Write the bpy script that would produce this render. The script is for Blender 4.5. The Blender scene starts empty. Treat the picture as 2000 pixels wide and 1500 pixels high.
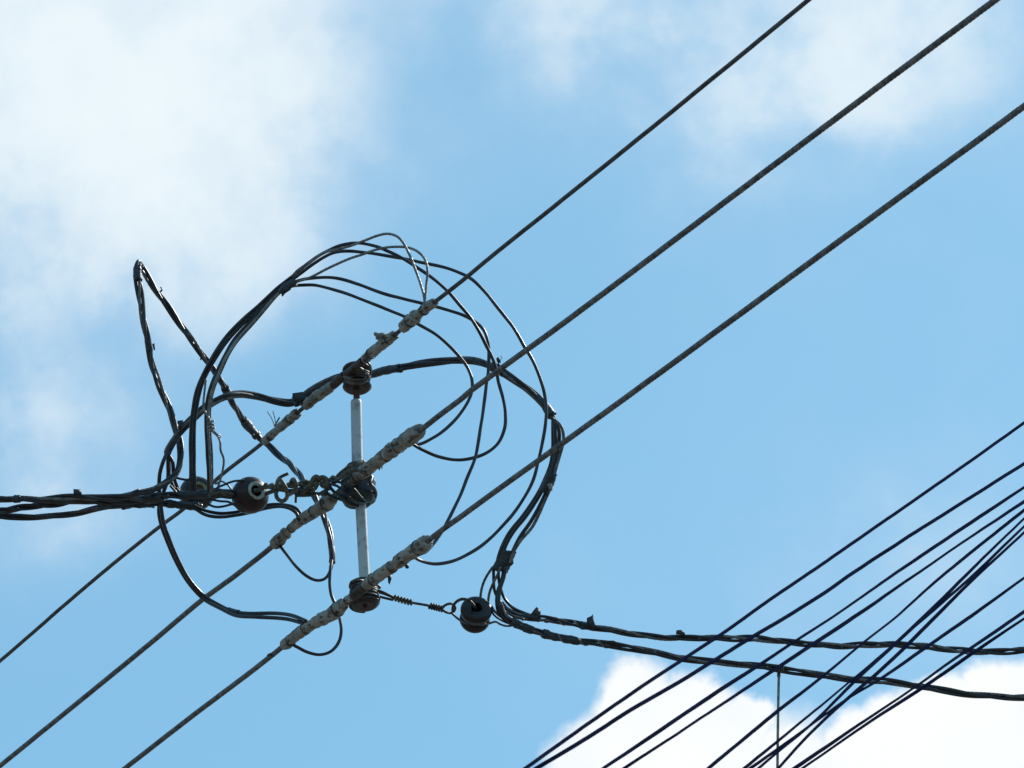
import bpy, math, random
import numpy as np
from mathutils import Vector, noise
random.seed(7)
SC = bpy.context.scene
# ------------------------------------------------------------------ camera
D0 = 10.0                       # metres from the lens to the insulator rack
F = 9090.0                      # focal length in units of a 2000 wide frame
PITCH = math.radians(30)
CAM = np.array([0.0, 0.0, 1.6])
RT = np.array([1.0, 0.0, 0.0])
UP = np.array([0.0, -math.sin(PITCH), math.cos(PITCH)])
FW = np.array([0.0, math.cos(PITCH), math.sin(PITCH)])
cd = bpy.data.cameras.new('camera'); cam = bpy.data.objects.new('camera', cd)
SC.collection.objects.link(cam); SC.camera = cam
cam.location = CAM; cam.rotation_euler = (math.radians(90)+PITCH, 0, 0)
cd.sensor_width = 36; cd.lens = 36*F/2000; cd.clip_start = 0.1; cd.clip_end = 5000
cd.dof.use_dof = True; cd.dof.focus_distance = 10.0; cd.dof.aperture_fstop = 36
# ------------------------------------------------------------------ light
SUN = np.array([0.50, 0.50, 0.71]); SUN /= np.linalg.norm(SUN)
sl = bpy.data.lights.new('sun', 'SUN'); sl.energy = 3.2; sl.angle = math.radians(0.5); sl.color = (1, .95, .87)
so = bpy.data.objects.new('sun', sl); SC.collection.objects.link(so)
so.rotation_euler = Vector(-SUN).to_track_quat('-Z', 'Y').to_euler()
SC.view_settings.view_transform = 'Standard'; SC.view_settings.look = 'None'
SC.view_settings.gamma = 1; SC.view_settings.exposure = 0.55
world = bpy.data.worlds.new('World'); SC.world = world; world.use_nodes = True
wt = world.node_tree; wt.nodes.clear()
def wn(t, **k):
    n = wt.nodes.new(t)
    for a, b in k.items(): setattr(n, a, b)
    return n
def wl(a, b): wt.links.new(a, b)
def wmath(op, a, b=None, c=None, clamp=False):
    n = wn('ShaderNodeMath', operation=op); n.use_clamp = clamp
    for i, v in enumerate((a, b, c)):
        if v is None: continue
        if hasattr(v, 'links'): wl(v, n.inputs[i])
        else: n.inputs[i].default_value = v
    return n.outputs[0]
def direction(px, py):
    v = FW + RT*(px-1000)/F + UP*(750-py)/F
    return v/np.linalg.norm(v)
out = wn('ShaderNodeOutputWorld'); bg = wn('ShaderNodeBackground'); wl(bg.outputs[0], out.inputs[0])
bg.inputs[1].default_value = 0.1
sky = wn('ShaderNodeTexSky', sky_type='NISHITA'); sky.sun_disc = False
sky.sun_elevation = math.asin(SUN[2]); sky.sun_rotation = math.atan2(SUN[0], SUN[1])
sky.air_density = 1.0; sky.dust_density = 1.0; sky.ozone_density = 1.0
tc = wn('ShaderNodeTexCoord')
def warp(scale, amp, detail=5, rough=.55):
    nz = wn('ShaderNodeTexNoise'); nz.inputs['Scale'].default_value = scale
    nz.inputs['Detail'].default_value = detail; nz.inputs['Roughness'].default_value = rough
    wl(tc.outputs['Generated'], nz.inputs['Vector'])
    s = wn('ShaderNodeVectorMath', operation='SUBTRACT'); wl(nz.outputs['Color'], s.inputs[0]); s.inputs[1].default_value = (.5,)*3
    m = wn('ShaderNodeVectorMath', operation='SCALE'); wl(s.outputs[0], m.inputs[0]); m.inputs['Scale'].default_value = amp
    a = wn('ShaderNodeVectorMath', operation='ADD'); wl(tc.outputs['Generated'], a.inputs[0]); wl(m.outputs[0], a.inputs[1])
    return a.outputs[0], nz.outputs['Fac']
def blobs(vec, lst, hard=False):
    tot = None
    for px, py, r, amp in lst:
        c = direction(px, py)
        d = wn('ShaderNodeVectorMath', operation='DISTANCE'); wl(vec, d.inputs[0]); d.inputs[1].default_value = tuple(c)
        q = wmath('DIVIDE', d.outputs['Value'], r/F)
        if hard:
            e = wmath('SUBTRACT', 1.0, q)                      # union of puffs
            tot = e if tot is None else wmath('MAXIMUM', tot, e)
        else:
            e = wmath('MULTIPLY', wmath('POWER', 2.718, wmath('MULTIPLY', wmath('MULTIPLY', q, q), -1.0)), amp)
            tot = e if tot is None else wmath('ADD', tot, e)
    return tot
def ramp(val, lo, hi, smooth=True):
    n = wn('ShaderNodeMapRange'); n.interpolation_type = 'SMOOTHSTEP' if smooth else 'LINEAR'
    wl(val, n.inputs['Value']); n.inputs['From Min'].default_value = lo; n.inputs['From Max'].default_value = hi
    return n.outputs[0]
def mixc(f, a, b):
    n = wn('ShaderNodeMix', data_type='RGBA')
    if hasattr(f, 'links'): wl(f, n.inputs[0])
    else: n.inputs[0].default_value = f
    for i, v in ((6, a), (7, b)):
        if hasattr(v, 'links'): wl(v, n.inputs[i])
        else: n.inputs[i].default_value = (*v, 1)
    return n.outputs[2]
SKYTINT = (.50, .76, .80); HAZE = (2.8, 6.1, 8.6); HZF = 0.3
THIN = (5.95, 6.5, 6.75); PERI = (3.4, 4.75, 6.1); PUFF = (6.75, 6.95, 7.0); PUFF2 = (6.3, 6.6, 6.85)
tint = wn('ShaderNodeMix', data_type='RGBA', blend_type='MULTIPLY'); tint.inputs[0].default_value = 1
wl(sky.outputs[0], tint.inputs[6]); tint.inputs[7].default_value = (*SKYTINT, 1)
base = mixc(HZF, tint.outputs[2], HAZE)
w1, f1 = warp(19, .055, 6, .52)
w2, f2 = warp(55, .016, 7, .6)
SOFT = [(100,60,330,.8),(400,60,270,.8),(460,270,220,.55),(180,300,250,.6),(600,100,130,.3),(560,380,170,.4),(330,420,200,.3),(60,480,180,.25),
        (440,580,170,.4),(20,780,200,.6),(160,880,170,.35),(90,1000,180,.25),(-300,300,400,.8),(300,-300,500,.8),
        (1170,20,190,.45),(1420,0,240,.55),(1640,50,230,.6),(1850,60,190,.4),(1380,160,180,.4),(1690,240,140,.3),(1880,1130,200,.3),(1560,1120,120,.2),(900,300,150,.1),(1600,-300,500,.7),(1700,900,500,.10),(1250,1120,200,.1)]
PUFFS = [(1255,1400,120,1),(1350,1395,110,1),(1215,1500,150,1),(1390,1480,130,1),(1455,1420,70,1),
         (1830,1370,75,1),(1930,1360,90,1),(2010,1370,110,1),(1760,1450,110,1),(1900,1480,190,1),(1670,1500,110,1),(1540,1530,120,1),(2150,1420,200,1),(1500,1700,330,1),(1900,1750,350,1)]
soft = blobs(w1, SOFT)
soft = wmath('MULTIPLY', soft, wmath('MULTIPLY_ADD', ramp(f1, .28, .72), .85, .48))
soft = wmath('MULTIPLY', soft, wmath('MULTIPLY_ADD', ramp(f2, .3, .7), .55, .72))
softm = wmath('SUBTRACT', 1.0, wmath('POWER', 2.718, wmath('MULTIPLY', soft, -1.12)))
hard = blobs(w2, PUFFS, True)
hardm = ramp(hard, -.05, .32)
col = mixc(softm, base, mixc(ramp(softm, .15, .8), PERI, THIN))
w3, f3 = warp(30, .0, 4, .5)
col = mixc(hardm, col, mixc(ramp(f3, .42, .68), PUFF, PUFF2))
wl(col, bg.inputs[0])
# ------------------------------------------------------------------ materials
def mat(name, c1, c2, scale=60, rough=(.4, .6), metal=0.0, bump=.0, bscale=400, coat=0, spec=.5, detail=6, lohi=(.35, .65)):
    m = bpy.data.materials.new(name); m.use_nodes = True; t = m.node_tree; b = t.nodes['Principled BSDF']
    g = t.nodes.new('ShaderNodeTexCoord'); n = t.nodes.new('ShaderNodeTexNoise')
    n.inputs['Scale'].default_value = scale; n.inputs['Detail'].default_value = detail
    t.links.new(g.outputs['Object'], n.inputs['Vector'])
    r = t.nodes.new('ShaderNodeValToRGB'); r.color_ramp.elements[0].position = lohi[0]; r.color_ramp.elements[1].position = lohi[1]
    r.color_ramp.elements[0].color = (*c1, 1); r.color_ramp.elements[1].color = (*c2, 1)
    t.links.new(n.outputs['Fac'], r.inputs['Fac']); t.links.new(r.outputs['Color'], b.inputs['Base Color'])
    mr = t.nodes.new('ShaderNodeMapRange'); mr.inputs['To Min'].default_value = rough[0]; mr.inputs['To Max'].default_value = rough[1]
    t.links.new(n.outputs['Fac'], mr.inputs['Value']); t.links.new(mr.outputs[0], b.inputs['Roughness'])
    b.inputs['Metallic'].default_value = metal; b.inputs['Coat Weight'].default_value = coat; b.inputs['Coat Roughness'].default_value = .15
    b.inputs['Specular IOR Level'].default_value = spec
    if bump:
        n2 = t.nodes.new('ShaderNodeTexNoise'); n2.inputs['Scale'].default_value = bscale; n2.inputs['Detail'].default_value = 5
        t.links.new(g.outputs['Object'], n2.inputs['Vector'])
        bp = t.nodes.new('ShaderNodeBump'); bp.inputs['Strength'].default_value = bump; bp.inputs['Distance'].default_value = .002
        t.links.new(n2.outputs['Fac'], bp.inputs['Height']); t.links.new(bp.outputs[0], b.inputs['Normal'])
    return m
M = {}
M['black'] = mat('weathered_black_insulation', (.010, .011, .016), (.035, .035, .042), 45, (.28, .5), bump=.15, bscale=250)
M['black2'] = mat('dull_black_insulation', (.010, .012, .016), (.028, .030, .034), 45, (.4, .62), bump=.2, bscale=250)
M['strand'] = mat('weathered_stranded_aluminium', (.07, .065, .068), (.22, .205, .20), 70, (.5, .75), metal=.25, bump=.2)
M['strand_dark'] = mat('dark_stranded_wire', (.045, .042, .046), (.12, .112, .115), 70, (.5, .75), metal=.2, bump=.2)
M['bare'] = mat('bare_grey_strand', (.12, .115, .11), (.30, .29, .27), 80, (.4, .6), metal=.5, bump=.2)
M['btape'] = mat('black_tape', (.010, .014, .018), (.035, .045, .050), 60, (.35, .6), bump=.3)
M['brown'] = mat('brown_glaze', (.022, .012, .012), (.050, .027, .024), 40, (.35, .5), coat=.08, bump=.05, spec=.3)
M['dkbrown'] = mat('dark_brown_glaze', (.010, .006, .008), (.022, .013, .015), 40, (.35, .5), coat=.08, bump=.05)
M['ring'] = mat('unglazed_porcelain', (.26, .26, .21), (.52, .52, .44), 160, (.4, .6), bump=.2)
M['ring_yellow'] = mat('yellowed_porcelain', (.16, .15, .06), (.38, .36, .18), 120, (.4, .6), bump=.2)
M['rust'] = mat('rusty_iron', (.05, .018, .012), (.16, .05, .03), 120, (.7, .9), bump=.4)
M['olive'] = mat('tarnished_copper_wire', (.035, .030, .022), (.16, .14, .10), 90, (.45, .7), metal=.25, bump=.4)
M['verdigris'] = mat('green_coated_wire', (.015, .035, .033), (.05, .085, .075), 90, (.4, .6), bump=.2)
M['navy'] = mat('dark_blue_black_sheath', (.012, .016, .042), (.018, .024, .058), 20, (.85, .95), spec=.0)
M['steel'] = mat('dark_tie_wire', (.03, .025, .024), (.10, .085, .075), 90, (.4, .65), metal=.4, bump=.3)
M['turns'] = mat('brown_tie_wire', (.035, .022, .018), (.12, .085, .065), 90, (.35, .5), metal=.3, bump=.2)
M['galv'] = mat('galvanised_pipe', (.25, .245, .235), (.50, .50, .485), 45, (.45, .65), metal=.1, bump=.2, lohi=(.34, .5))
M['ground'] = mat('asphalt_and_dry_soil', (.08, .075, .065), (.14, .13, .115), 2, (.8, .95), bump=.2, bscale=30)
def tape_mat():
    m = mat('old_grey_tape', (.19, .172, .145), (.37, .345, .305), 40, (.6, .85), bump=.12, bscale=220)
    t = m.node_tree; b = t.nodes['Principled BSDF']
    src = b.inputs['Base Color'].links[0].from_socket
    g = [n for n in t.nodes if n.type == 'TEX_COORD'][0]
    n = t.nodes.new('ShaderNodeTexNoise'); n.inputs['Scale'].default_value = 110; n.inputs['Detail'].default_value = 5; n.inputs['Distortion'].default_value = 1.2
    t.links.new(g.outputs['Object'], n.inputs['Vector'])
    r = t.nodes.new('ShaderNodeValToRGB'); e = r.color_ramp.elements      # thin dirty creases
    e[0].position = .44; e[0].color = (1, 1, 1, 1); e[1].position = .485; e[1].color = (.2, .17, .15, 1)
    k = e.new(.52); k.color = (1, 1, 1, 1)
    n3 = t.nodes.new('ShaderNodeTexNoise'); n3.inputs['Scale'].default_value = 30
    t.links.new(g.outputs['Object'], n3.inputs['Vector'])
    mr = t.nodes.new('ShaderNodeMapRange'); mr.inputs['From Min'].default_value = .52; mr.inputs['From Max'].default_value = .68
    t.links.new(n3.outputs['Fac'], mr.inputs['Value'])
    t.links.new(n.outputs['Fac'], r.inputs['Fac'])
    mx = t.nodes.new('ShaderNodeMix'); mx.data_type = 'RGBA'; mx.blend_type = 'MULTIPLY'
    t.links.new(mr.outputs[0], mx.inputs[0])
    t.links.new(src, mx.inputs[6]); t.links.new(r.outputs['Color'], mx.inputs[7])
    t.links.new(mx.outputs[2], b.inputs['Base Color'])
    return m
M['tape'] = tape_mat()
# ------------------------------------------------------------------ geometry helpers
def W(p):
    """array of (px, py, depth) -> world points"""
    p = np.atleast_2d(np.asarray(p, float))
    x = (p[:, 0]-1000)/F*p[:, 2]; y = (750-p[:, 1])/F*p[:, 2]
    return CAM + np.outer(x, RT) + np.outer(y, UP) + np.outer(p[:, 2], FW)
def MM(px, d=D0): return px*d/F
def curve(pts, step=4.0, wob=0.0, seed=0):
    """smooth path through (px, py, d) control points, even steps"""
    P = np.asarray(pts, float); n = len(P)
    if n == 2: P = np.vstack([P[0], P.mean(0), P[1]]); n = 3
    E = np.vstack([2*P[0]-P[1], P, 2*P[-1]-P[-2]])
    o = []
    for i in range(n-1):
        p0, p1, p2, p3 = E[i], E[i+1], E[i+2], E[i+3]
        # centripetal spacing
        t = [0]
        for a, b in ((p0, p1), (p1, p2), (p2, p3)): t.append(t[-1]+max(1e-3, math.hypot(*(b-a)[:2]))**.5)
        m = max(4, int(math.hypot(*(p2-p1)[:2])/2))
        for k in range(m):
            u = t[1]+(t[2]-t[1])*k/m
            A1 = (t[1]-u)/(t[1]-t[0])*p0+(u-t[0])/(t[1]-t[0])*p1
            A2 = (t[2]-u)/(t[2]-t[1])*p1+(u-t[1])/(t[2]-t[1])*p2
            A3 = (t[3]-u)/(t[3]-t[2])*p2+(u-t[2])/(t[3]-t[2])*p3
            B1 = (t[2]-u)/(t[2]-t[0])*A1+(u-t[0])/(t[2]-t[0])*A2
            B2 = (t[3]-u)/(t[3]-t[1])*A2+(u-t[1])/(t[3]-t[1])*A3
            o.append((t[2]-u)/(t[2]-t[1])*B1+(u-t[1])/(t[2]-t[1])*B2)
    o.append(P[-1]); o = np.array(o)
    w = W(o); s = np.r_[0, np.cumsum(np.linalg.norm(np.diff(w, axis=0), axis=1))]
    k = max(3, int(s[-1]/MM(step))+1)
    u = np.linspace(0, s[-1], k)
    w = np.stack([np.interp(u, s, w[:, j]) for j in range(3)], 1)
    # light smoothing of the resampled path
    for _ in range(2): w[1:-1] = .25*w[:-2]+.5*w[1:-1]+.25*w[2:]
    if wob:
        for i in range(k):
            v = noise.noise_vector(Vector((u[i]*9, seed*7.3, 0)))+noise.noise_vector(Vector((u[i]*28, seed*3.1, 5)))*.4
            e = min(1, i/6, (k-1-i)/6)
            w[i] += np.array(v)*MM(wob)*e
    return w
def frames(w, ref=None):
    T = np.gradient(w, axis=0); T /= np.linalg.norm(T, axis=1)[:, None]+1e-12
    n = np.array(ref if ref is not None else -FW, float); n = n-T[0]*n.dot(T[0])
    if np.linalg.norm(n) < .1: n = UP-T[0]*UP.dot(T[0])
    n /= np.linalg.norm(n); N = [n]
    for i in range(1, len(w)):
        n = N[-1]-T[i]*N[-1].dot(T[i]); n /= np.linalg.norm(n); N.append(n)
    N = np.array(N); return T, N, np.cross(T, N)
def cum(w): return np.r_[0, np.cumsum(np.linalg.norm(np.diff(w, axis=0), axis=1))]
def helix(w, off, pitch, phase=0, grow=False):
    """path wound round w at radius off (metres) with pitch (metres)"""
    T, N, B = frames(w); s = cum(w); a = phase+2*math.pi*s/pitch
    o = np.full(len(w), off) if np.isscalar(off) else np.asarray(off)
    return w+o[:, None]*(np.cos(a)[:, None]*N+np.sin(a)[:, None]*B)
def coilpath(w, off, pitch, phase=0):
    s = cum(w); k = int(s[-1]/pitch*18)+4; u = np.linspace(0, s[-1], k)
    v = np.stack([np.interp(u, s, w[:, j]) for j in range(3)], 1)
    return helix(v, off, pitch, phase)
def sweep(w, rad, sides=10, caps=True):
    """rad: scalar, array per ring, or array rings x sides"""
    T, N, B = frames(w); k = len(w); a = np.linspace(0, 2*math.pi, sides, endpoint=False)
    R = np.asarray(rad, float)
    if R.ndim == 0: R = np.full((k, sides), float(R))
    elif R.ndim == 1: R = np.repeat(R[:, None], sides, 1)
    V = w[:, None, :]+R[:, :, None]*(np.cos(a)[None, :, None]*N[:, None, :]+np.sin(a)[None, :, None]*B[:, None, :])
    V = V.reshape(-1, 3); Fc = []
    for i in range(k-1):
        o = i*sides
        for j in range(sides):
            q = (j+1) % sides
            Fc.append((o+j, o+q, o+sides+q, o+sides+j))
    if caps:
        Fc.append(tuple(range(sides-1, -1, -1))); Fc.append(tuple((k-1)*sides+j for j in range(sides)))
    return V, Fc
def rope(w, R, pitch=None, lobes=6, sides=36):
    """a laid rope of six outer strands: its outline turns along its length"""
    r = R/3; pitch = pitch or 11*R; a = np.linspace(0, 2*math.pi, sides, endpoint=False); s = cum(w)
    half = math.pi/lobes
    ph = (a[None, :]+2*math.pi*s[:, None]/pitch) % (2*half)-half
    q = 2*r*np.cos(ph)+np.sqrt(np.maximum(0, r*r-(2*r*np.sin(ph))**2))
    q = .72*q+.28*.94*R
    return sweep(w, q, sides)
def joinm(parts):
    V = []; Fc = []; o = 0
    for v, f in parts:
        V.append(np.asarray(v)); Fc += [tuple(i+o for i in g) for g in f]; o += len(v)
    return np.vstack(V), Fc
def obj(name, vf, m, parent=None, smooth=True, label=None, cat=None, group=None):
    v, f = vf; v = np.asarray(v)
    org = np.array(parent['base']) if parent is not None else v.mean(0)
    me = bpy.data.meshes.new(name); me.from_pydata((v-org).tolist(), [], f)
    me.materials.append(M[m] if isinstance(m, str) else m)
    if smooth: me.polygons.foreach_set('use_smooth', [True]*len(me.polygons))
    me.update()
    o = bpy.data.objects.new(name, me); SC.collection.objects.link(o)
    if parent is not None: o.parent = parent
    else: o.location = org
    if label: o['label'] = label
    if cat: o['category'] = cat
    if group: o['group'] = group
    return o
def thing(name, label, cat, at, group=None):
    o = bpy.data.objects.new(name, None); SC.collection.objects.link(o); o.empty_display_size = .05
    loc = W([at])[0]; o.location = loc; o['label'] = label; o['category'] = cat
    if group: o['group'] = group
    o['base'] = loc.tolist(); THINGS.append(o)
    return o
THINGS = []
def lathe(prof, c, axis, sides=40, hole=None):
    """prof: (along axis, radius) in metres round centre c"""
    axis = np.asarray(axis, float); axis /= np.linalg.norm(axis)
    n = np.cross(axis, RT); n /= np.linalg.norm(n); b = np.cross(axis, n)
    a = np.linspace(0, 2*math.pi, sides, endpoint=False); V = []
    for t, r in prof:
        V += [c+axis*t+r*(math.cos(x)*n+math.sin(x)*b) for x in a]
    Fc = []
    for i in range(len(prof)-1):
        for j in range(sides):
            q = (j+1) % sides; o = i*sides
            Fc.append((o+j, o+sides+j, o+sides+q, o+q))
    return np.array(V), Fc
def smoothprof(prof, n=5):
    P = np.array(prof, float); E = np.vstack([P[0], P, P[-1]]); o = []
    for i in range(len(P)-1):
        for k in range(n):
            t = k/n; p0, p1, p2, p3 = E[i:i+4]
            o.append(.5*(2*p1+(p2-p0)*t+(2*p0-5*p1+4*p2-p3)*t*t+(3*p1-p0-3*p2+p3)*t**3))
    o.append(P[-1]); return [tuple(x) for x in o]
def flap(pts, d, th=.9, lean=0.0):
    """a ragged scrap of tape: outline in frame units, thickness in the same units, leaning in depth"""
    P = np.asarray(pts, float); c = P.mean(0)
    dd = np.full(len(P), d)+ (P[:, 0]-c[0])*lean*MM(1)+(P[:, 1]-c[1])*-.5*MM(1)
    a = W(np.c_[P, dd-MM(th)/2]); b = W(np.c_[P, dd+MM(th)/2]); n = len(P)
    Fc = [tuple(range(n)), tuple(range(2*n-1, n-1, -1))]+[(i, n+i, n+(i+1) % n, (i+1) % n) for i in range(n)]
    return np.vstack([a, b]), Fc
def tapewrap(w, R, seed=0, gouge=.0, pitch=9, ragged=3.4, inner=.42, sides=60, lump=.06, jit=.012):
    """old tape wound on the path w (fine steps); R metres, scalar or per ring"""
    T, N, B = frames(w); s = cum(w); k = len(w)
    R = np.full(k, R) if np.isscalar(R) else np.asarray(R)
    a = np.linspace(0, 2*math.pi, sides, endpoint=False); V = np.zeros((k+2, sides, 3)); L = s[-1]
    px = MM(1); rg = random.Random(int(seed*1000)+k); brk = []; q_ = 0
    while q_ < L/px: q_ += rg.uniform(9, 22); brk.append(q_)
    slots = [(rg.uniform(.1, .75)*L/px, rg.uniform(8, 20), rg.uniform(-1.0, .9), rg.uniform(.16, .38)) for _ in range(0 if not gouge else max(2, int(L/px/14)))]
    segr = [rg.uniform(-.11, .11) for _ in range(len(brk)+2)]
    for i in range(k):
        e = min(s[i], L-s[i])/px
        for j in range(sides):
            ca, sa = math.cos(a[j]), math.sin(a[j])
            q = Vector((ca*1.1+seed*3.7, sa*1.1+seed*1.9, s[i]/px/14))
            r = 1+lump*noise.noise(q)*2+jit*noise.noise(q*4.1)*1.6
            sw = (a[j]/(2*math.pi)+s[i]/(px*pitch)+.25*noise.noise(q*1.3)) % 1
            r += .07*(sw-.5)+segr[int(np.searchsorted(brk, s[i]/px+1.6*noise.noise(q*1.7)*2))]
            if gouge:
                g = noise.noise(Vector((ca*1.3+seed*9.1, sa*1.3, s[i]/px/11+seed)))+.35*noise.noise(q*3.3)
                if g > gouge+.22: r -= min(.5, (g-gouge-.22)*6)
            for sa_, sl_, an_, hw_ in slots:
                u_ = (s[i]/px-sa_)/sl_
                if 0 < u_ < 1:
                    dw_ = hw_*(math.sin(math.pi*u_)**.5)*(1+.8*noise.noise(q*5))-abs((a[j]-an_+math.pi) % (2*math.pi)-math.pi)
                    if dw_ > 0: r -= min(.6, dw_*7)
            r = max(r, inner)
            ax = 0.0
            if e < 3: ax = ragged*px*noise.noise(Vector((ca*2.2+seed, sa*2.2, seed*5.0+(0 if s[i] < L/2 else 9))))*(1-e/3)*1.6
            V[i+1, j] = w[i]+T[i]*ax+R[i]*r*(ca*N[i]+sa*B[i])
    V[0] = w[0]+(V[1]-w[0])*.35+T[0]*1.5*px; V[-1] = w[-1]+(V[-2]-w[-1])*.35-T[-1]*1.5*px
    Fc = []
    for i in range(k+1):
        o = i*sides
        for j in range(sides):
            q = (j+1) % sides; Fc.append((o+j, o+q, o+sides+q, o+sides+j))
    return V.reshape(-1, 3), Fc
def sub(w, i0, i1, step=1.6):
    """re-sample the stretch of path w between fractions or metres"""
    s = cum(w); a, b = i0, i1; k = max(6, int((b-a)/MM(step))); u = np.linspace(a, b, k)
    return np.stack([np.interp(u, s, w[:, j]) for j in range(3)], 1)
def near(w, px, py):
    """distance along w of the place seen nearest to (px, py)"""
    v = w-CAM; z = v@FW; x = 1000+F*(v@RT)/z; y = 750-F*(v@UP)/z
    return cum(w)[int(np.argmin((x-px)**2+(y-py)**2))]
def band(w, a, b, r, seed=0, m='btape', parent=None, name='tape_band', **k):
    s0, s1 = sorted((near(w, *a), near(w, *b)))
    return obj(name, tapewrap(sub(w, s0, s1), MM(r), seed, **k), m, parent)
def D(pts, d):
    """give (px, py) points a depth: scalar or (start, end)"""
    n = len(pts)
    if np.isscalar(d): return [(x, y, d) for x, y in pts]
    return [(x, y, float(np.interp(i/(n-1), np.linspace(0, 1, len(d)), d))) for i, (x, y) in enumerate(pts)]
def ext(p, a=0, b=0):
    """carry a path on beyond its ends, in frame units"""
    p = [np.array(q, float) for q in p]
    if a:
        v = p[0]-p[min(2, len(p)-1)]; L = math.hypot(v[0], v[1]); p = [p[0]+v/L*a]+p
    if b:
        v = p[-1]-p[-min(3, len(p))]; L = math.hypot(v[0], v[1]); p = p+[p[-1]+v/L*b]
    return p
# ------------------------------------------------------------------ ground (out of frame, below)
g = obj('ground', (np.array([[-900, -900, 0], [900, -900, 0], [900, 900, 0], [-900, 900, 0.]]), [(0, 1, 2, 3)]), 'ground', smooth=False)
g['kind'] = 'structure'
# ------------------------------------------------------------------ the three power lines
def dm(px, py, base):
    s = (px-700)*.79-(py-900)*.61
    return base/(1+1.4e-4*s)-.045
P1 = [(-900,2035),(-400,1620),(0,1291),(128,1180),(220,1102),(310,1030),(356,996),(436,925),(512,866),(548,834),(586,802),(612,780),(648,754),(666,738),(688,722),(708,705),(728,688),(752,668),(782,645),(800,627),(830,604),(850,589),(880,566),(914,539),(950,509),(1000,469),(1300,228),(1580,-1),(1880,-246),(2200,-510)]
P2 = [(-900,2230),(-400,1822),(0,1496),(292,1258),(356,1204),(400,1168),(460,1124),(538,1062),(560,1040),(580,1022),(608,1003),(636,985),(662,960),(690,936),(716,917),(744,896),(770,876),(804,852),(824,838),(860,810),(900,780),(920,763),(970,726),(1028,684),(1086,642),(1300,482),(1600,256),(1944,0),(2300,-264),(2700,-562)]
P3 = [(-700,2240),(-300,1930),(245,1500),(400,1380),(506,1300),(556,1260),(590,1232),(620,1214),(650,1198),(672,1178),(700,1155),(716,1142),(740,1124),(770,1104),(790,1088),(820,1068),(840,1053),(870,1030),(900,1009),(960,965),(1040,908),(1080,879),(1140,836),(1200,793),(1600,500),(1800,354),(2000,208),(2300,-14),(2700,-311)]
def line(label, pts, base, R, tapes, mt):
    t = thing('power_line', label, 'power line', (pts[8][0], pts[8][1], D0), 'three power lines')
    w = curve([(x, y, dm(x, y, base)) for x, y in pts], 3.0, .35, base)
    obj('conductor', rope(w, MM(R)), mt, t)
    for n, (x0, y0, x1, y1, r, go) in enumerate(tapes):
        s0, s1 = near(w, x0, y0), near(w, x1, y1); v = sub(w, s0, s1)
        rr = MM(r)*(np.interp(np.linspace(0, 1, len(v)), [0, .1, .5, .9, 1], [.88, .96, .97, .96, .86]))
        if math.hypot(x1-x0, y1-y0) > 24:
            f_ = .35+.3*((n*37) % 10)/10; sv = cum(v)[-1]
            obj('lashing', sweep(coilpath(sub(v, sv*f_, sv*f_+MM(5), .5), MM(r*1.03), MM(3.4), n), MM(.8), 6), 'btape', t)
        obj('tape_wrap', tapewrap(v, rr, seed=n*2.3+base*5, gouge=go, pitch=random.uniform(11, 17)), 'tape', t)
    return t, w
L1, w1p = line('thinnest and topmost of the three parallel lines, with separate lumps of old grey tape', P1, 10.286, 4.35,
    [(516,862,546,835,8.6,.3),(546,836,580,806,10,.34),(594,790,648,752,10.5,.42),(713,700,741,678,10.5,.4),(741,676,770,653,10.5,.3),(788,640,812,616,13,.35),(811,618,848,590,10,.28)], 'strand_dark')
L2, w2p = line('middle of the three parallel lines, tied to the black taped spool', P2, 9.96, 5.7,
    [(536,1062,560,1040,12,.4),(558,1042,576,1025,9,.22),(574,1028,610,1002,11,.35),(604,1006,624,992,12,.3),(620,996,648,974,15,.42),(682,942,704,925,11,.45),(702,928,736,902,12.5,.32),(735,903,764,881,13,.32),(762,883,790,861,14.5,.42),(789,862,820,840,15.5,.42)], 'strand')
L3, w3p = line('lowest of the three parallel lines, crossing the bottom brown spool of the rack', P3, 9.64, 5.55,
    [(556,1260,584,1237,11,.42),(582,1239,608,1221,11.5,.28),(606,1222,628,1209,11,.4),(626,1212,646,1200,12.5,.36),(642,1203,668,1182,14,.36),(668,1182,688,1165,8,.4),(714,1144,748,1119,12,.36),(746,1121,776,1100,11.5,.3),(774,1102,802,1081,12.5,.4),(800,1083,836,1057,14.5,.42)], 'strand')
# scraps hanging off the tape
def dW(x, y, base): return dm(x, y, base)
obj('tape_tail', joinm([sweep(curve([(756,662,10.0),(748,655,9.98),(740,656,9.97),(733,652,9.98)], 2), np.array([MM(q) for q in np.linspace(8, 4, len(curve([(756,662,10.0),(748,655,9.98),(740,656,9.97),(733,652,9.98)], 2)))])), sweep(curve([(738,656,9.97),(734,661,9.97),(742,663,9.97)], 2), MM(2))]), 'tape', L1)
obj('broken_strand', joinm([sweep(curve([(537,834,10.33),(530,816,10.32),(522,804,10.31)], 3), MM(.9), 6), sweep(curve([(539,832,10.33),(537,818,10.31),(533,803,10.3)], 3), MM(.9), 6), sweep(curve([(536,832,10.33),(541,824,10.3),(546,815,10.3)], 3), MM(1.6), 6)]), 'strand_dark', L1)
obj('tape_tail', flap([(742,1117),(746,1138),(751,1143),(757,1126),(756,1114)], 9.72, 1.2, .6), 'btape', L3) if 0 else None
for P_ in ([(757,1124),(758,1138),(761,1142),(765,1130),(764,1120),(759,1118)], [(788,1102),(793,1111),(799,1110),(798,1103),(793,1098)], [(738,1120),(742,1128),(746,1122),(743,1116)]):
    obj('tape_tail', flap(P_, dW(P_[0][0], P_[0][1], 9.64)-.005, 1.2, .6), 'btape', L3)
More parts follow.
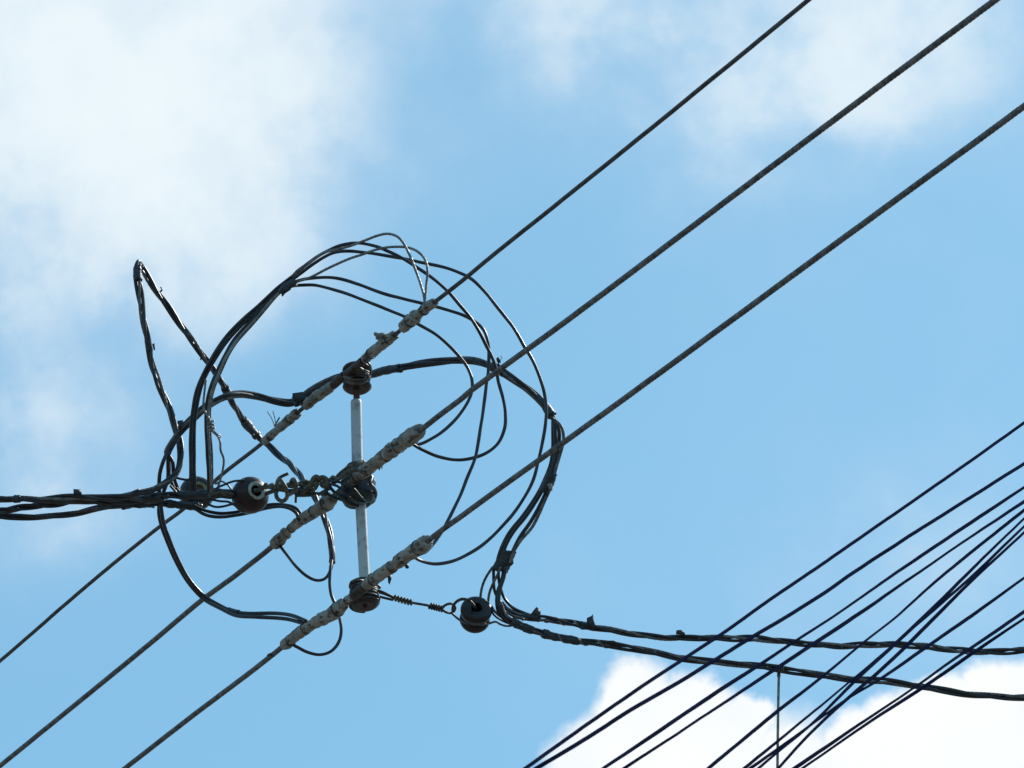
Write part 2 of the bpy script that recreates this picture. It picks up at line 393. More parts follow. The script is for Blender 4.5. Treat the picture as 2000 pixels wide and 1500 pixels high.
for P_ in ([(737,912),(741,920),(744,912),(746,918),(748,908),(742,905)], [(770,890),(776,894),(774,888)]):
    obj('tape_tail', flap(P_, dW(P_[0][0], P_[0][1], 9.96), 1.2, .6), 'tape', L2)
obj('broken_strand', joinm([sweep(curve([(508,1300,10.13),(516,1289,10.1),(531,1276,10.11)], 3), MM(2.2), 6), sweep(curve([(520,1287,10.11),(524,1277,10.1),(531,1276,10.1)], 3), MM(1.2), 6)]), 'strand', L3)
# tie wire round line 1 at the top spool, line 3 at the bottom spool
def coil(w, a, b, r, wire, pitch, phase=0):
    s0, s1 = sorted((near(w, *a), near(w, *b)))
    return sweep(coilpath(sub(w, s0, s1), MM(r), MM(pitch), phase), MM(wire), 8)
# ------------------------------------------------------------------ the insulator rack
def dr(y): return 10+(950-y)*MM(1)*math.tan(PITCH)
rack = thing('insulator_rack', 'upright galvanised pipe rack threaded through three spool insulators', 'insulator rack', (713,1190,dr(1190)))
def rp(x, y): return W([(x, y, dr(y))])[0]
VZ = rp(696, 700)-rp(697, 790); VZ /= np.linalg.norm(VZ)
VZ2 = rp(704, 985)-rp(713, 1133); VZ2 /= np.linalg.norm(VZ2)
k1 = MM(1)
def spool(c, axis, m, prof, name='spool'):
    return obj(name, lathe(smoothprof([(t*k1, r*k1) for t, r in prof], 4), c, axis, 48), m, rack)
PR = [(0,.1),(0,7),(0,20),(2.5,25),(6.5,28.6),(10.5,28),(14,24),(17,20),(24,19),(28,20),(30,25),(33,28.2),(36,26.5),(38.5,22.5),(41,25.5),(45,28.9),(50,27.5),(53,23),(54,12),(54,.1)]
spool(rp(697.5, 762), VZ, 'brown', [(t, r) for t, r in PR])
spool(rp(712.5, 1185), VZ2, 'dkbrown', [(t, r) for t, r in PR])
PM = [(0,.1),(0,14),(1,22),(6,30),(14,34),(22,34.5),(30,33),(36,30),(40,31),(46,34),(52,33),(58,28),(66,26),(74,27),(82,24),(88,16),(89,.1)]
pm = lathe(smoothprof([(t*k1, r*k1) for t, r in PM], 4), rp(701, 985), (VZ+VZ2)/2, 56)
cc = rp(699, 950)
for i, v in enumerate(pm[0]):
    n_ = noise.noise(Vector(v)*38)+.5*noise.noise(Vector(v)*90)
    pm[0][i] = v+(v-cc)*.10*n_
obj('spool', pm, 'btape', rack)['label'] = 'middle spool muffled in black tape'
def pipe(a, b, r, m, name):
    p = np.linspace(a, b, 40); R = [r*.9*k1]+[r*k1]*38+[r*.9*k1]
    return obj(name, sweep(p, np.array(R), 32), m, rack)
pipe(rp(695.5, 783), rp(698, 912), 10.9, 'galv', 'pipe')
pipe(rp(704, 978), rp(713, 1145), 10.6, 'galv', 'pipe')
pipe(rp(696.5, 735), rp(696.5, 800), 6.4, 'rust', 'through_bolt')
pipe(rp(713, 1180), rp(713.2, 1189.5), 4.0, 'rust', 'bolt_nut')
# tie wires (things of their own)
def groove_coils(c, axis, r, turns, rise, wire):
    n = int(turns*40); a = np.linspace(0, turns*2*math.pi, n); axis = axis/np.linalg.norm(axis)
    nn = np.cross(axis, RT); nn /= np.linalg.norm(nn); b = np.cross(axis, nn)
    pts = np.array([c+axis*(rise*k1*i/n)+(r+1.2*math.sin(i*.13))*k1*(math.cos(x)*nn+math.sin(x)*b) for i, x in enumerate(a)])
    return sweep(pts, MM(wire), 8)
def tie(label, at, m, parts):
    t = thing('tie_wire', label, 'tie wire', at, 'tie wires'); 
    for nm, vf in parts: obj(nm, vf, m, t)
tie('thin wire lashing the topmost line to the brown spool at the top', (697,735,10.1), 'turns', [('groove_turns', groove_coils(rp(697.3, 748), VZ, 24, 3, 14, 2.7)),
    ('serving_coil', coil(w1p, (652,752), (674,734), 7.4, 2.2, 4.6)), ('serving_coil', coil(w1p, (674,733), (708,705), 6.6, 2.1, 4.6)),
    ('outer_turn', sweep(curve([(708,702,10.02),(722,712,10.02),(724,728,10.06),(712,741,10.04),(690,742,10.03),(672,736,10.06)], 3), MM(2.4), 8)),
    ('outer_turn', sweep(curve([(702,718,10.0),(714,726,10.02),(720,736,10.05),(712,746,10.04),(694,750,10.03),(676,744,10.05)], 3), MM(2.4), 8))])
tie('dark wire lashing the lowest line to the bottom brown spool', (711,1168,9.87), 'steel', [('groove_turns', groove_coils(rp(711.8, 1172), VZ2, 25.5, 4, 21, 2.7)), ('serving_coil', coil(w3p, (690,1163), (714,1144), 9, 2.2, 4.4)), ('lower_turns', groove_coils(rp(712.4, 1182), VZ2, 28.2, 2.4, 16, 2.3)),
    ('outer_turn', sweep(curve([(685,1148,9.84),(686,1137,9.84),(700,1134,9.83),(718,1136,9.86),(736,1142,9.88),(742,1148,9.89)], 3), MM(3.2), 8)),
    ('outer_turn', sweep(curve([(686,1152,9.82),(690,1143,9.81),(706,1139,9.82)], 3), MM(2.4), 8))])
tie('olive wires wound over the black taped spool in the middle', (700,950,9.98), 'olive', [('outer_turn', sweep(curve([(656,938,10.0),(664,925,9.97),(680,913,9.95),(696,906,9.96),(711,901,9.98)], 3), MM(3.6), 8)),
    ('outer_turn', sweep(curve([(655,942,9.99),(668,927,9.95),(686,917,9.93),(704,912,9.93),(716,908,9.95)], 3), MM(3.2), 8)),
    ('outer_turn', sweep(curve([(650,944,9.97),(664,934,9.92),(680,923,9.89),(692,918,9.88),(704,920,9.88),(712,925,9.9)], 3), MM(3.6), 8)),
    ('serving_coil', coil(w2p, (682,942), (712,919), 11.5, 1.4, 11))])
tie('dark strands crossing the face of the black taped spool in the middle', (700,960,9.95), 'black2', [('strand', sweep(curve([(640,944,9.97),(660,950,9.93),(676,966,9.91),(694,980,9.93),(712,982,9.96),(730,968,10.0)], 3), MM(2.8), 8)),
    ('strand', sweep(curve([(648,940,9.96),(664,942,9.93),(676,946,9.91),(690,954,9.91),(704,970,9.93),(716,980,9.97)], 3), MM(2.6), 8)),
    ('strand', sweep(curve([(664,966,9.96),(676,978,9.95),(694,987,9.96),(712,987,9.98)], 3), MM(3), 8)),
    ('strand', sweep(curve([(720,925,9.96),(726,934,9.95),(722,944,9.93),(730,952,9.95),(734,964,9.98),(730,978,10.0)], 3), MM(3.6), 8))])
# ------------------------------------------------------------------ strain insulators
def axis_cam(x, y, z):
    v = RT*x+UP*y+FW*z; return v/np.linalg.norm(v)
ins = thing('strain_insulator', 'big brown egg insulator showing a white ring round its hole', 'insulator', (491,966,10.1), 'strain insulators')
c0 = W([(488, 968, 10.11)])[0]; ax = axis_cam(.50, .36, -.8)
obj('body', lathe(smoothprof([(k1*t, k1*r) for t, r in [(-33,8),(-33,14),(-30,22),(-20,31),(-6,36),(8,36.5),(18,33),(25,27),(29,21.5),(30,18.6)]], 5), c0, ax, 56), 'brown', ins)
obj('end_ring', lathe([(k1*t, k1*r) for t, r in [(29.5,19),(31.2,18.6),(32,16),(31.6,13),(28.5,11.4)]], c0, ax, 48), 'ring', ins)
obj('bore', lathe([(k1*t, k1*r) for t, r in [(28.6,11.5),(10,10),(-20,9),(-33,8.2)]], c0, ax, 40), 'dkbrown', ins)
ins2 = thing('strain_insulator', 'dark grooved spool insulator holding the two cables that leave right', 'insulator', (928,1198,9.86), 'strain insulators')
c1 = W([(928.5, 1202, 9.87)])[0]; ax2 = axis_cam(.10, .60, -.79)
PS = [(-29,7),(-29.5,13),(-27,22),(-20,28),(-12,29.5),(-7,26),(-3,20),(2,20),(6,25),(11,29.5),(19,30.5),(25,27),(28,20),(28.6,13),(27,10)]
obj('body', lathe(smoothprof([(k1*t, k1*r) for t, r in PS], 5), c1, ax2, 56), 'dkbrown', ins2)
obj('bore', lathe([(k1*t, k1*r) for t, r in [(27.5,10.1),(20,8.5),(-20,8),(-29,7.2)]], c1, ax2, 40), 'dkbrown', ins2)
ins3 = thing('strain_insulator', 'black insulator with a yellowed bore, half buried among the cables that leave left', 'insulator', (384,960,10.2), 'strain insulators')
c2 = W([(384, 964, 10.2)])[0]; ax3 = axis_cam(.25, .35, -.9)
obj('body', lathe(smoothprof([(k1*t, k1*r) for t, r in [(-24,12),(-24,20),(-20,27),(-10,33),(2,35),(12,32),(19,25),(21,18),(20,14)]], 5), c2, ax3, 56), 'dkbrown', ins3)
obj('end_ring', lathe([(k1*t, k1*r) for t, r in [(19.5,19),(21.5,17.5),(21,13.5),(19,12)]], c2, ax3, 48), 'ring_yellow', ins3)
obj('bore', lathe([(k1*t, k1*r) for t, r in [(19,12.1),(10,11),(-24,11)]], c2, ax3, 40), 'dkbrown', ins3)
# ------------------------------------------------------------------ dead-end wires
T_ = thing('dead_end_wire', 'knobbly olive wire twisted between the white-ringed insulator and the middle spool', 'dead end wire', (600,946,9.98), 'dead end wires')
def tb(name, pts, r, m, parent, step=2.5, sides=10, wob=0, seed=0): return obj(name, sweep(curve(pts, step, wob, seed), MM(r), sides), m, parent)
core = curve([(500,956,10.085),(509,953,10.05),(520,949,10.03),(542,951,10.0),(562,948,10.0),(580,946,10.0),(602,943,10.0),(625,940,10.0),(647,936,9.98),(664,930,9.95)], 2)
core2 = curve([(520,964,10.1),(529,961,10.05),(544,956,10.02),(565,959,10.01),(587,955,10.0),(610,948,9.99),(632,940,9.98)], 2)
obj('core_wire', joinm([sweep(helix(core, MM(3), MM(45)), MM(4), 10), sweep(helix(core, MM(3), MM(45), 3.14)[14:], MM(3.8), 10), sweep(core2, MM(4.2), 10)]), 'olive', T_)
tb('loose_end', [(563,925,9.93),(553,929,9.93),(545,934,9.94),(541,941,9.96),(540,952,9.98)], 3.2, 'olive', T_)
tb('loop', [(541,944,9.95),(546,937,9.93),(553,944,9.92),(559,956,9.92),(561,966,9.94),(559,974,9.97),(552,979,9.98),(543,975,9.98),(539,965,10.0),(541,957,10.01)], 4.1, 'olive', T_)
tb('loop', [(565,966,10.03),(573,961,9.97),(578,951,9.95),(577,940,9.95),(573,936,9.97),(569,940,10.0),(569,950,10.03)], 4.1, 'olive', T_)
tb('loop', [(590,962,9.98),(600,955,9.95),(607,946,9.94),(612,934,9.94),(618,930,9.94),(623,935,9.94),(621,945,9.97)], 4.4, 'olive', T_)
tb('loop', [(620,936,9.95),(629,932,9.94),(637,935,9.94),(639,944,9.94),(636,951,9.95),(629,948,9.97)], 4.6, 'olive', T_)
tb('loop', [(596,955,9.97),(611,958,9.95),(618,950,9.94),(622,938,9.95)], 3.8, 'olive', T_)
gcore = curve([(580,963,9.99),(595,963,9.98),(612,962,9.97)], 2)
obj('wrapped_end', joinm([sweep(coilpath(gcore, MM(5.6), MM(6)), MM(2.7), 8), sweep(curve([(581,958,9.98),(578,970,9.96),(577.5,982,9.96)], 2), MM(2.4), 8),
    sweep(curve([(612,962,9.97),(622,964,9.97),(634,962,9.97),(648,970,9.97),(666,976,9.98),(684,983,10.0)], 2), MM(2.8), 8),
    sweep(curve([(622,966,9.97),(632,960,9.95),(646,953,9.96)], 2), MM(3.2), 8),
    sweep(curve([(640,944,9.97),(650,958,9.96),(664,970,9.95),(680,978,9.97)], 2), MM(3.2), 8), sweep(coilpath(curve([(628,964,9.97),(640,964,9.97)], 2), MM(3.5), MM(6)), MM(2.6), 8)]), 'verdigris', T_)
T2 = thing('dead_end_wire', 'thin twisted wire with two wrapped coils between the bottom spool and dark insulator', 'dead end wire', (800,1176,9.86), 'dead end wires')
dc = curve([(738,1156,9.87),(754,1161,9.87),(766,1166,9.87),(800,1176,9.87),(838,1183,9.87),(866,1190,9.87)], 2)
obj('core_wire', joinm([sweep(dc, MM(2.5), 8), sweep(curve([(736,1164,9.88),(752,1168,9.88),(768,1172,9.88)], 2), MM(2.5), 8), sweep(curve([(730,1150,9.86),(750,1157,9.86),(768,1166,9.87)], 2), MM(2.2), 8)]), 'steel', T2)
obj('wrapped_coil', coil(dc, (766,1166), (804,1177), 4.6, 2.3, 6.2), 'olive', T2)
obj('wrapped_coil', coil(dc, (838,1183), (864,1190), 4.8, 2.3, 5), 'steel', T2)
obj('eye', joinm([sweep(curve([(863,1189,9.86),(868,1183,9.86),(878,1179,9.86),(887,1181,9.87),(889,1190,9.87),(882,1197,9.87),(872,1196,9.86),(863,1190,9.86)], 2), MM(2.6), 8),
    sweep(curve([(884,1192,9.85),(886,1182,9.84),(893,1174,9.83),(903,1170,9.82),(914,1172,9.81),(922,1178,9.82),(928,1187,9.85)], 2), MM(3), 8),
    sweep(curve([(881,1196,9.86),(888,1203,9.86),(898,1211,9.84),(914,1218,9.81),(935,1220,9.81),(952,1218,9.84),(968,1214,9.87)], 2), MM(2.2), 8)]), 'steel', T2)
# ------------------------------------------------------------------ jumper wires
SA = [(377,958,10.05),(376,932,10.04),(376,860,10.04),(380,800,10.04),(391,752,10.04),(408,716,10.04),(432,676,10.05),(452,650,10.06),(478,624,10.07),(508,598,10.08),(540,568,10.09),(558,553,10.09)]
SB = [(411,960,10.03),(411,935,10.02),(409,880,10.02),(406,830,10.02),(407,796,10.02),(415,756,10.02),(428,724,10.03),(444,690,10.04),(462,662,10.06),(488,634,10.07),(514,604,10.08),(542,572,10.09),(558,560,10.09)]
def off(pts, a, dz=0):
    P = np.array(pts, float); t = np.gradient(P[:, :2], axis=0); t /= np.linalg.norm(t, axis=1)[:, None]
    P[:, 0] += -t[:, 1]*a; P[:, 1] += t[:, 0]*a; P[:, 2] += dz
    return [tuple(p) for p in P]
G_ = 'jumper wires looping between the lines'
def jumper(label, pts, r=3.3, m='black', ropey=False, seed=0):
    w = curve(pts, 3, 1.5, seed)
    vf = rope(w, MM(r), MM(26), sides=30) if ropey else sweep(w, MM(r)*(1+.05*np.sin(np.arange(len(w))*.21+seed)), 12)
    return obj('jumper_wire', vf, m, label=label, cat='jumper wire', group=G_), w
J3 = [(572,551),(600,545),(626,542),(660,544),(700,555),(740,570),(780,582),(824,593),(860,602),(900,614),(924,626),(943,642),(952,664),(955,690),(954,724),(950,752),(947,780),(942,820),(936,856),(928,896),(912,936),(896,974),(874,1018),(860,1044),(842,1068),(828,1080),(814,1080)]
J1 = [(580,532),(602,514),(632,495),(666,480),(704,475),(736,482),(760,492),(784,504),(810,520),(840,540),(874,568),(900,598),(920,622),(936,648),(950,675),(961,696),(970,720),(974,744),(982,776),(987,810),(986,836),(976,862),(960,878),(936,890),(900,898),(860,893),(830,881),(808,869),(797,861)]
J2 = [(582,538),(608,518),(634,502),(652,494),(674,491),(710,493),(740,497),(780,504),(820,512),(860,520),(900,534),(924,547),(950,573),(976,606),(1004,641),(1026,678),(1044,710),(1058,746),(1066,784),(1067,808),(1062,850),(1053,895),(1042,938),(1022,976),(1000,1006),(974,1036),(944,1064),(912,1084),(880,1097),(846,1101),(818,1094),(806,1086),(798,1080)]
J4 = [(576,558),(610,557),(632,561),(660,568),(700,582),(750,602),(790,618),(820,634),(850,652),(880,678),(900,700),(914,720),(921,738),(922,760),(916,780),(900,806),(880,828),(850,852),(822,867),(806,868),(797,860)]
N1 = [(580,528),(606,511),(636,492),(670,484),(712,470),(736,461),(758,457),(776,462),(790,478),(800,498),(812,528),(822,556),(828,580),(829,600)]
N2 = [(578,550),(600,544),(620,535),(650,520),(686,504),(710,496),(740,486),(770,482),(800,484),(816,492),(830,508),(835,530),(832,556),(830,580),(828,602)]
jumper('black loop cresting highest, ending in a U under the middle line', off(SA, -3.4)+D(J1, (10.08,9.98,9.95,9.95,9.9,9.82)), seed=1)
jumper('outermost black loop, sweeping far right then back to the lowest line', off(SA, 3.4, .004)+D(J2, (10.1,10.02,9.93,9.86,9.78,9.63)), seed=2)
jumper('black wire dropping almost straight down onto the lowest line', off(SB, -3.6)+D(J3, (10.1,10.0,9.98,9.92,9.8,9.62)), seed=3)
jumper('innermost black loop, curling back leftward onto the right tape end of the middle line', off(SB, 3.2, .006)+D(J4, (10.11,10.0,9.98,9.92,9.83)), 3.2, seed=4)
jumper('pale bare strand making the very highest hump before diving to the topmost line', off(SA, 0, .012)+D(N1, (10.07,9.95,9.84)), 2.7, 'bare', True, 5)
jumper('pale bare strand with the lower, wider hump just right of the highest one', off(SB, 1, -.014)+D(N2, (10.08,9.96,9.83)), 2.7, 'bare', True, 6)
jumper('frayed pale wire dangling loose beside the upright black stems above the left cables', D([(402,740),(398,770),(397,798),(404,812),(411,826),(414,842),(424,850),(430,862),(431,880),(437,896),(435,922),(426,950)], (10.02,10.0,9.98,10.0)), 2.3, 'bare', True, 7)
cw = curve(D([(411,818),(412,828),(414,842)], 9.995), 2)
tie('small pale wire binding round the right upright black stem', (411,830,9.99), 'bare', [('serving_coil', sweep(coilpath(cw, MM(6.5), MM(7)), MM(1.7), 6)), ('loose_end', sweep(curve([(416,838,9.98),(424,848,9.97),(431,851,9.98),(427,858,9.97)], 2), MM(1.5), 6))])
bw = curve([(548,572,10.08),(556,562,10.08),(566,556,10.08),(576,551,10.08)], 1.6)
tp = thing('tape_binding', 'black tape gathering the jumper wires where their arc fans out', 'tape', (560,562,10.08), 'tape bindings')
obj('tape_band', tapewrap(bw, MM(8.6), 3.3, pitch=12), 'btape', tp)
obj('tape_tail', flap([(548,568),(556,574),(568,566),(569,559),(560,556)], 10.07, 2, .4), 'btape', tp)
# ------------------------------------------------------------------ the cat-ear bundle and the cables leaving left
def bundle(label, cat, pts, conds, pitch, name='service_cable', group=None, wob=.8, seed=0, step=3):
    t = thing(name, label, cat, tuple(pts[len(pts)//2]), group)
    w = curve(pts, step, wob, seed)
    for i, (pn, m, r, o, ph) in enumerate(conds):
        sw_ = np.array([1+.45*max(0, noise.noise(Vector((q*5+seed, i*7.7, 0)))*2) for q in cum(w)])
        v = helix(w, MM(o)*sw_, MM(pitch), ph)
        if m in ('bare', 'strand', 'strand_dark'): obj(pn, rope(v, MM(r), MM(9*r), sides=30), m, t)
        else: obj(pn, sweep(v, MM(r), 12), m, t)
    return t, w
EL = [(-900,1030,10.6),(-300,985,10.25),(-20,975,10.08),(40,974,10.07),(90,975,10.07),(150,970,10.07),(200,972,10.06),(250,968,10.06),(290,959,10.07),(320,945,10.08),(340,930,10.1),(350,911,10.12),(353,888,10.13),(349,860,10.15),(343,836,10.16),(335,810,10.17),(322,778,10.18),(309,748,10.19),(297,712,10.2),(290,672,10.21),(282,634,10.22),(276,600,10.23),(271,560,10.24),(268,536,10.25),(268.5,523,10.26),(271,515,10.27),(274,521,10.3),(281,532,10.31),(290,546,10.31),(306,570,10.31),(330,602,10.31),(352,634,10.31),(374,664,10.3),(394,692,10.3),(416,722,10.3),(432,745,10.32),(445,768,10.35),(460,796,10.4),(480,826,10.46),(497,846,10.5),(520,867,10.52),(542,886,10.5),(566,906,10.45),(586,929,10.38),(600,946,10.32),(617,974,10.28),(632,1004,10.24),(643,1040,10.2),(648,1072,10.17),(648,1100,10.15)]
E, we = bundle('black bundle bent into a pointed ear at the far left', 'cable bundle', EL,
    [('insulated_conductor','black',3.7,3.6,0),('insulated_conductor','black',3.6,3.6,2.2),('bare_conductor','strand',3.0,3.6,4.3)], 230, 'cable_bundle', seed=11)
band(we, (267,524), (272,548), 8.2, 4, 'btape', E)
band(we, (289,664), (292,684), 6.8, 5, 'btape', E)
band(we, (440,757), (449,771), 8.4, 6, 'btape', E)
band(we, (474,820), (502,850), 9, 7, 'btape', E)
band(we, (28,973), (40,973), 7, 31, 'btape', E)
for P_, d_ in (([(302,670),(303,684),(300,684),(297,672)],10.2), ([(312,572),(318,568),(315,560),(312,561),(315,565),(311,570)],10.3),([(276,528),(281,520),(278,518),(274,524)],10.27),
               ([(398,700),(390,704),(392,696)],10.3),([(490,846),(495,854),(497,848)],10.48),([(143,955),(158,956),(160,966),(144,968)],10.05),([(256,960),(273,953),(271,962)],10.05)):
    obj('tape_tail', flap(P_, d_, 1.2, .5), 'btape', E)
jumper('wire finishing in a U-shaped loop below the left tape of the middle line', [(640,1030,10.2),(647,1060,10.17)]+D([(649,1090),(646,1114),(636,1130),(620,1134),(600,1126),(576,1104),(560,1084),(547,1066),(541,1055),(546,1048)], (10.15,10.14,10.3)), 3.2, seed=21)
jumper('wire ending in the small hook under the left tape of the lowest line', [(644,1046,10.19),(648,1084,10.16)]+D([(645,1116),(644,1140),(647,1162),(655,1182),(662,1204),(666,1228),(661,1254),(645,1273),(624,1279),(600,1274),(580,1264),(570,1258)], (10.12,10.08,10.03,10.04)), 3.2, seed=22)
# --- bundle C: from the lower-left loop, up the left, behind the top spool, over to the right and down
CL = [(325,885),(340,859),(356,838),(380,814),(400,796),(420,784),(444,774),(470,770),(500,774),(540,784),(568,787),(586,780),(600,768),(622,754),(650,740),(676,735),(700,736),(724,732),(750,724),(780,719),(820,711),(860,706),(900,703),(930,705),(955,713),(982,727),(1010,746),(1040,768),(1062,790),(1078,812)]
dC = (10.12,10.13,10.16,10.26,10.32,10.28,10.22,10.12,10.05,9.98,9.94)
C = thing('cable_bundle', 'thick black bundle arching behind the top brown spool and round to the right', 'cable bundle', (690,735,10.24))
def cpath(head, o, tail, ph):
    mid = D(CL, dC); base_ = curve(mid, 3); v = helix(base_, MM(o), MM(420), ph)
    parts = [v]
    if head: parts = [curve(head+[tuple(x) for x in unproj(v[:1])], 3)[:-1]]+parts
    if tail: parts = parts+[curve([tuple(x) for x in unproj(v[-1:])]+tail, 3)[1:]]
    w = np.vstack(parts)
    for _ in range(6): w[1:-1] = .25*w[:-2]+.5*w[1:-1]+.25*w[2:]
    s = cum(w); u = np.linspace(0, s[-1], int(s[-1]/MM(3))); return np.stack([np.interp(u, s, w[:, j]) for j in range(3)], 1)
def unproj(w):
    v = w-CAM; z = v@FW; return np.stack([1000+F*(v@RT)/z, 750-F*(v@UP)/z, z], 1)
lt = D([(1084,840),(1085,872),(1081,904),(1072,930),(1060,956),(1046,980),(1026,1010),(1006,1034),(992,1056),(982,1080),(978,1100)], (9.93,9.92,9.9))
lt2 = D([(1080,842),(1080,874),(1076,906),(1066,932),(1054,958),(1038,984),(1018,1012),(998,1036),(986,1056),(976,1080),(970,1104)], (9.94,9.93,9.9))
mt_ = D([(1091,836),(1092,862),(1086,896),(1078,924),(1070,952),(1056,984),(1036,1020),(1016,1048),(1002,1076),(992,1102)], (9.92,9.91,9.9))
rt_ = D([(1096,832),(1101,858),(1095,884),(1086,914),(1078,946),(1064,978),(1050,1010),(1038,1032),(1018,1054),(1003,1078),(996,1100)], (9.91,9.9,9.89))
headL1 = D([(598,1213),(570,1202),(540,1198),(480,1198),(454,1194),(430,1183),(400,1165),(370,1133),(346,1090),(331,1054),(320,1024),(315,994),(311,960),(312,925),(320,898)], (9.97,10.1,10.2,10.15,10.1,10.1))
headL2 = D([(594,1218),(560,1209),(500,1205),(460,1202),(432,1189),(398,1170),(366,1135),(341,1091),(326,1056),(315,1026),(310,995),(316,970),(328,935),(328,905)], (9.98,10.1,10.2,10.16,10.12,10.12))
headL3 = D([(350,960),(339,930),(337,900)], 10.12)
headL4 = D([(342,958),(331,930),(331,905)], 10.13)
wc1 = cpath(headL1, 4.5, lt, 0.3); wc2 = cpath(headL2, 4.5, lt2, 1.8); wc3 = cpath(headL3, 4.5, mt_, 3.4); wc4 = cpath(headL4, 4.5, rt_, 5.0)
obj('insulated_conductor', sweep(wc1, MM(3.9), 12), 'black', C)
obj('insulated_conductor', sweep(wc2, MM(3.9), 12), 'black', C)
obj('insulated_conductor', sweep(wc3, MM(3.8), 12), 'black2', C)
obj('bare_conductor', rope(wc4, MM(3.3), MM(30), sides=30), 'strand', C)
wcm = curve(D(CL, dC), 2)
band(wcm, (730,731), (782,718), 8.6, 9, 'btape', C)
band(wcm, (576,786), (592,776), 10, 10, 'btape', C)
obj('tape_tail', flap([(571,768),(592,765),(598,772),(590,790),(571,778)], 10.26, 4, .3), 'btape', C)
obj('tape_tail', flap([(346,822),(358,820),(358,830),(352,842),(348,836)], 10.11, 2, .3), 'btape', C)
obj('tape_tail', joinm([flap([(969,700),(973,697),(978,703),(978,709),(971,708)], 9.97, 2.4, .4), sweep(curve([(974,705,9.99),(974,716,10.0)], 2), MM(1.6), 6), sweep(curve([(977,703,9.97),(981,698,9.97),(977,695,9.97)], 1.5), MM(.6), 6)]), 'btape', C)
band(wcm, (962,716), (984,728), 9.5, 12, 'btape', C)
band(wcm, (1068,797), (1078,812), 9, 14, 'btape', C)
wl1 = curve(lt, 2); wl1[:] += W([(1062,958,9.9)])[0]-W([(1060,958,9.9)])[0]
band(curve([(1078,925,9.9),(1071,945,9.9),(1062,962,9.9)], 1.6), (1078,925), (1062,962), 10.5, 15, 'btape', C)
obj('tape_tail', flap([(1068,946),(1078,940),(1079,958),(1074,960)], 9.885, 1.2, .5), 'tape', C)
band(wc1, (446,1191), (466,1199), 5.5, 41, 'btape', C)
tp2 = thing('tape_binding', 'wide flat black tape joining two cable pairs above the dark grooved insulator', 'tape', (984,1094,9.9), 'tape bindings')
wt_ = curve([(992,1076,9.9),(987,1092,9.9),(978,1116,9.9)], 1.6); vf = tapewrap(wt_, MM(11), 2.2, pitch=8, lump=.05, ragged=2)
c_ = wt_.mean(0)
v_ = vf[0]-c_; vf[0][:] = c_+v_+np.outer(v_@RT, RT)*.42-np.outer(v_@FW, FW)*.35
obj('tape_band', vf, 'btape', tp2)
obj('tape_tail', flap([(994,1098),(1003,1094),(1003,1101),(999,1105)], 9.89, 1.2), 'btape', tp2)
# --- cables leaving left
LBp = [(-900,1100,10.5),(-300,1040,10.25),(-20,1001,10.1),(20,996,10.1),(60,988,10.09),(110,983,10.09),(150,979,10.09),(190,980,10.09),(230,979,10.09),(280,975,10.09),(330,968,10.08),(380,966,10.08),(430,963,10.07),(452,962,10.09)]
LB, wlb = bundle('middle one of the cables leaving left, its ropy messenger strand visible', 'service cable', LBp,
    [('messenger_strand','strand_dark',4.0,3.0,.5),('insulated_conductor','black2',3.2,5.0,2.8),('insulated_conductor','black2',3.0,5.0,4.6)], 150, group='cables leaving left', seed=31)
LCp = [(-900,1090,10.6),(-300,1030,10.3),(-20,1008,10.12),(20,1010,10.12),(60,1010,10.12),(110,1007,10.12),(150,1002,10.12),(190,993,10.12),(230,988,10.12),(280,984,10.12),(330,984,10.13),(370,988,10.14),(392,986,10.16)]
LC, wlc = bundle('lowest of the cables leaving left, bowing slightly down near the frame edge', 'service cable', LCp,
    [('insulated_conductor','black',3.6,3.4,.2),('insulated_conductor','black2',3.6,3.4,2.4),('bare_conductor','strand_dark',3.2,3.4,4.4)], 300, group='cables leaving left', seed=32)
band(wlb, (284,975), (318,970), 9.5, 17, 'btape', LB, pitch=14)
band(wlc, (238,987), (300,984), 8, 18, 'btape', LC, pitch=10, lump=.2)
band(wlb, (350,967), (412,964), 8.2, 19, 'btape', LB, lump=.2)
band(wlc, (326,984), (385,987), 8, 20, 'btape', LC, lump=.2)
obj('tape_tail', flap([(142,968),(160,968),(164,974),(146,974)], 10.02, 1.5), 'tape', LB) if 0 else None
for k_, (pp, mm, rr) in enumerate([
    ([(402,972),(412,966),(426,962),(442,962),(456,966)], 'olive', 2.6),
    ([(396,980),(412,976),(430,979),(446,980),(460,988),(476,1000)], 'black2', 2.3),
    ([(404,984),(420,990),(436,989),(452,985),(466,984)], 'black2', 2.3),
    ([(410,966),(424,953),(440,946),(456,940),(476,938)], 'black2', 2.2),
    ([(408,975),(430,970),(452,972),(464,966)], 'olive', 3.0),
    ([(420,946),(432,940),(446,948),(452,958)], 'bare', 2.0),
    ([(402,958),(424,956),(448,962),(470,962)], 'strand_dark', 3.2)]):
    obj('lashing_strand', sweep(curve(D(pp, 10.05+.012*k_), 2, .6, k_), MM(rr), 8), mm, LB)
for k_, pp in enumerate([[(340,932),(362,937),(384,936)], [(344,952),(352,962),(360,970)], [(332,948),(344,962),(352,974)]]):
    obj('lashing_strand', sweep(curve(D(pp, 10.1), 2), MM(2.4), 8), 'black2', LC)
# small double loop from the left cables to line 2
jumper('upper strand of the short pair that sags under the white-ringed insulator', D([(376,986),(400,997),(430,1003),(460,1001),(490,994),(520,987),(550,985),(574,990),(586,1000),(586,1012)], (10.12,10.14,10.15,10.14)), 3.3, 'black2', seed=23)
jumper('lower strand of the short pair that sags under the white-ringed insulator', D([(378,992),(402,1005),(432,1009),(462,1006),(492,1000),(522,992),(550,989),(570,995),(581,1006),(582,1014)], (10.12,10.13,10.14,10.13)), 3.3, 'black', seed=24)
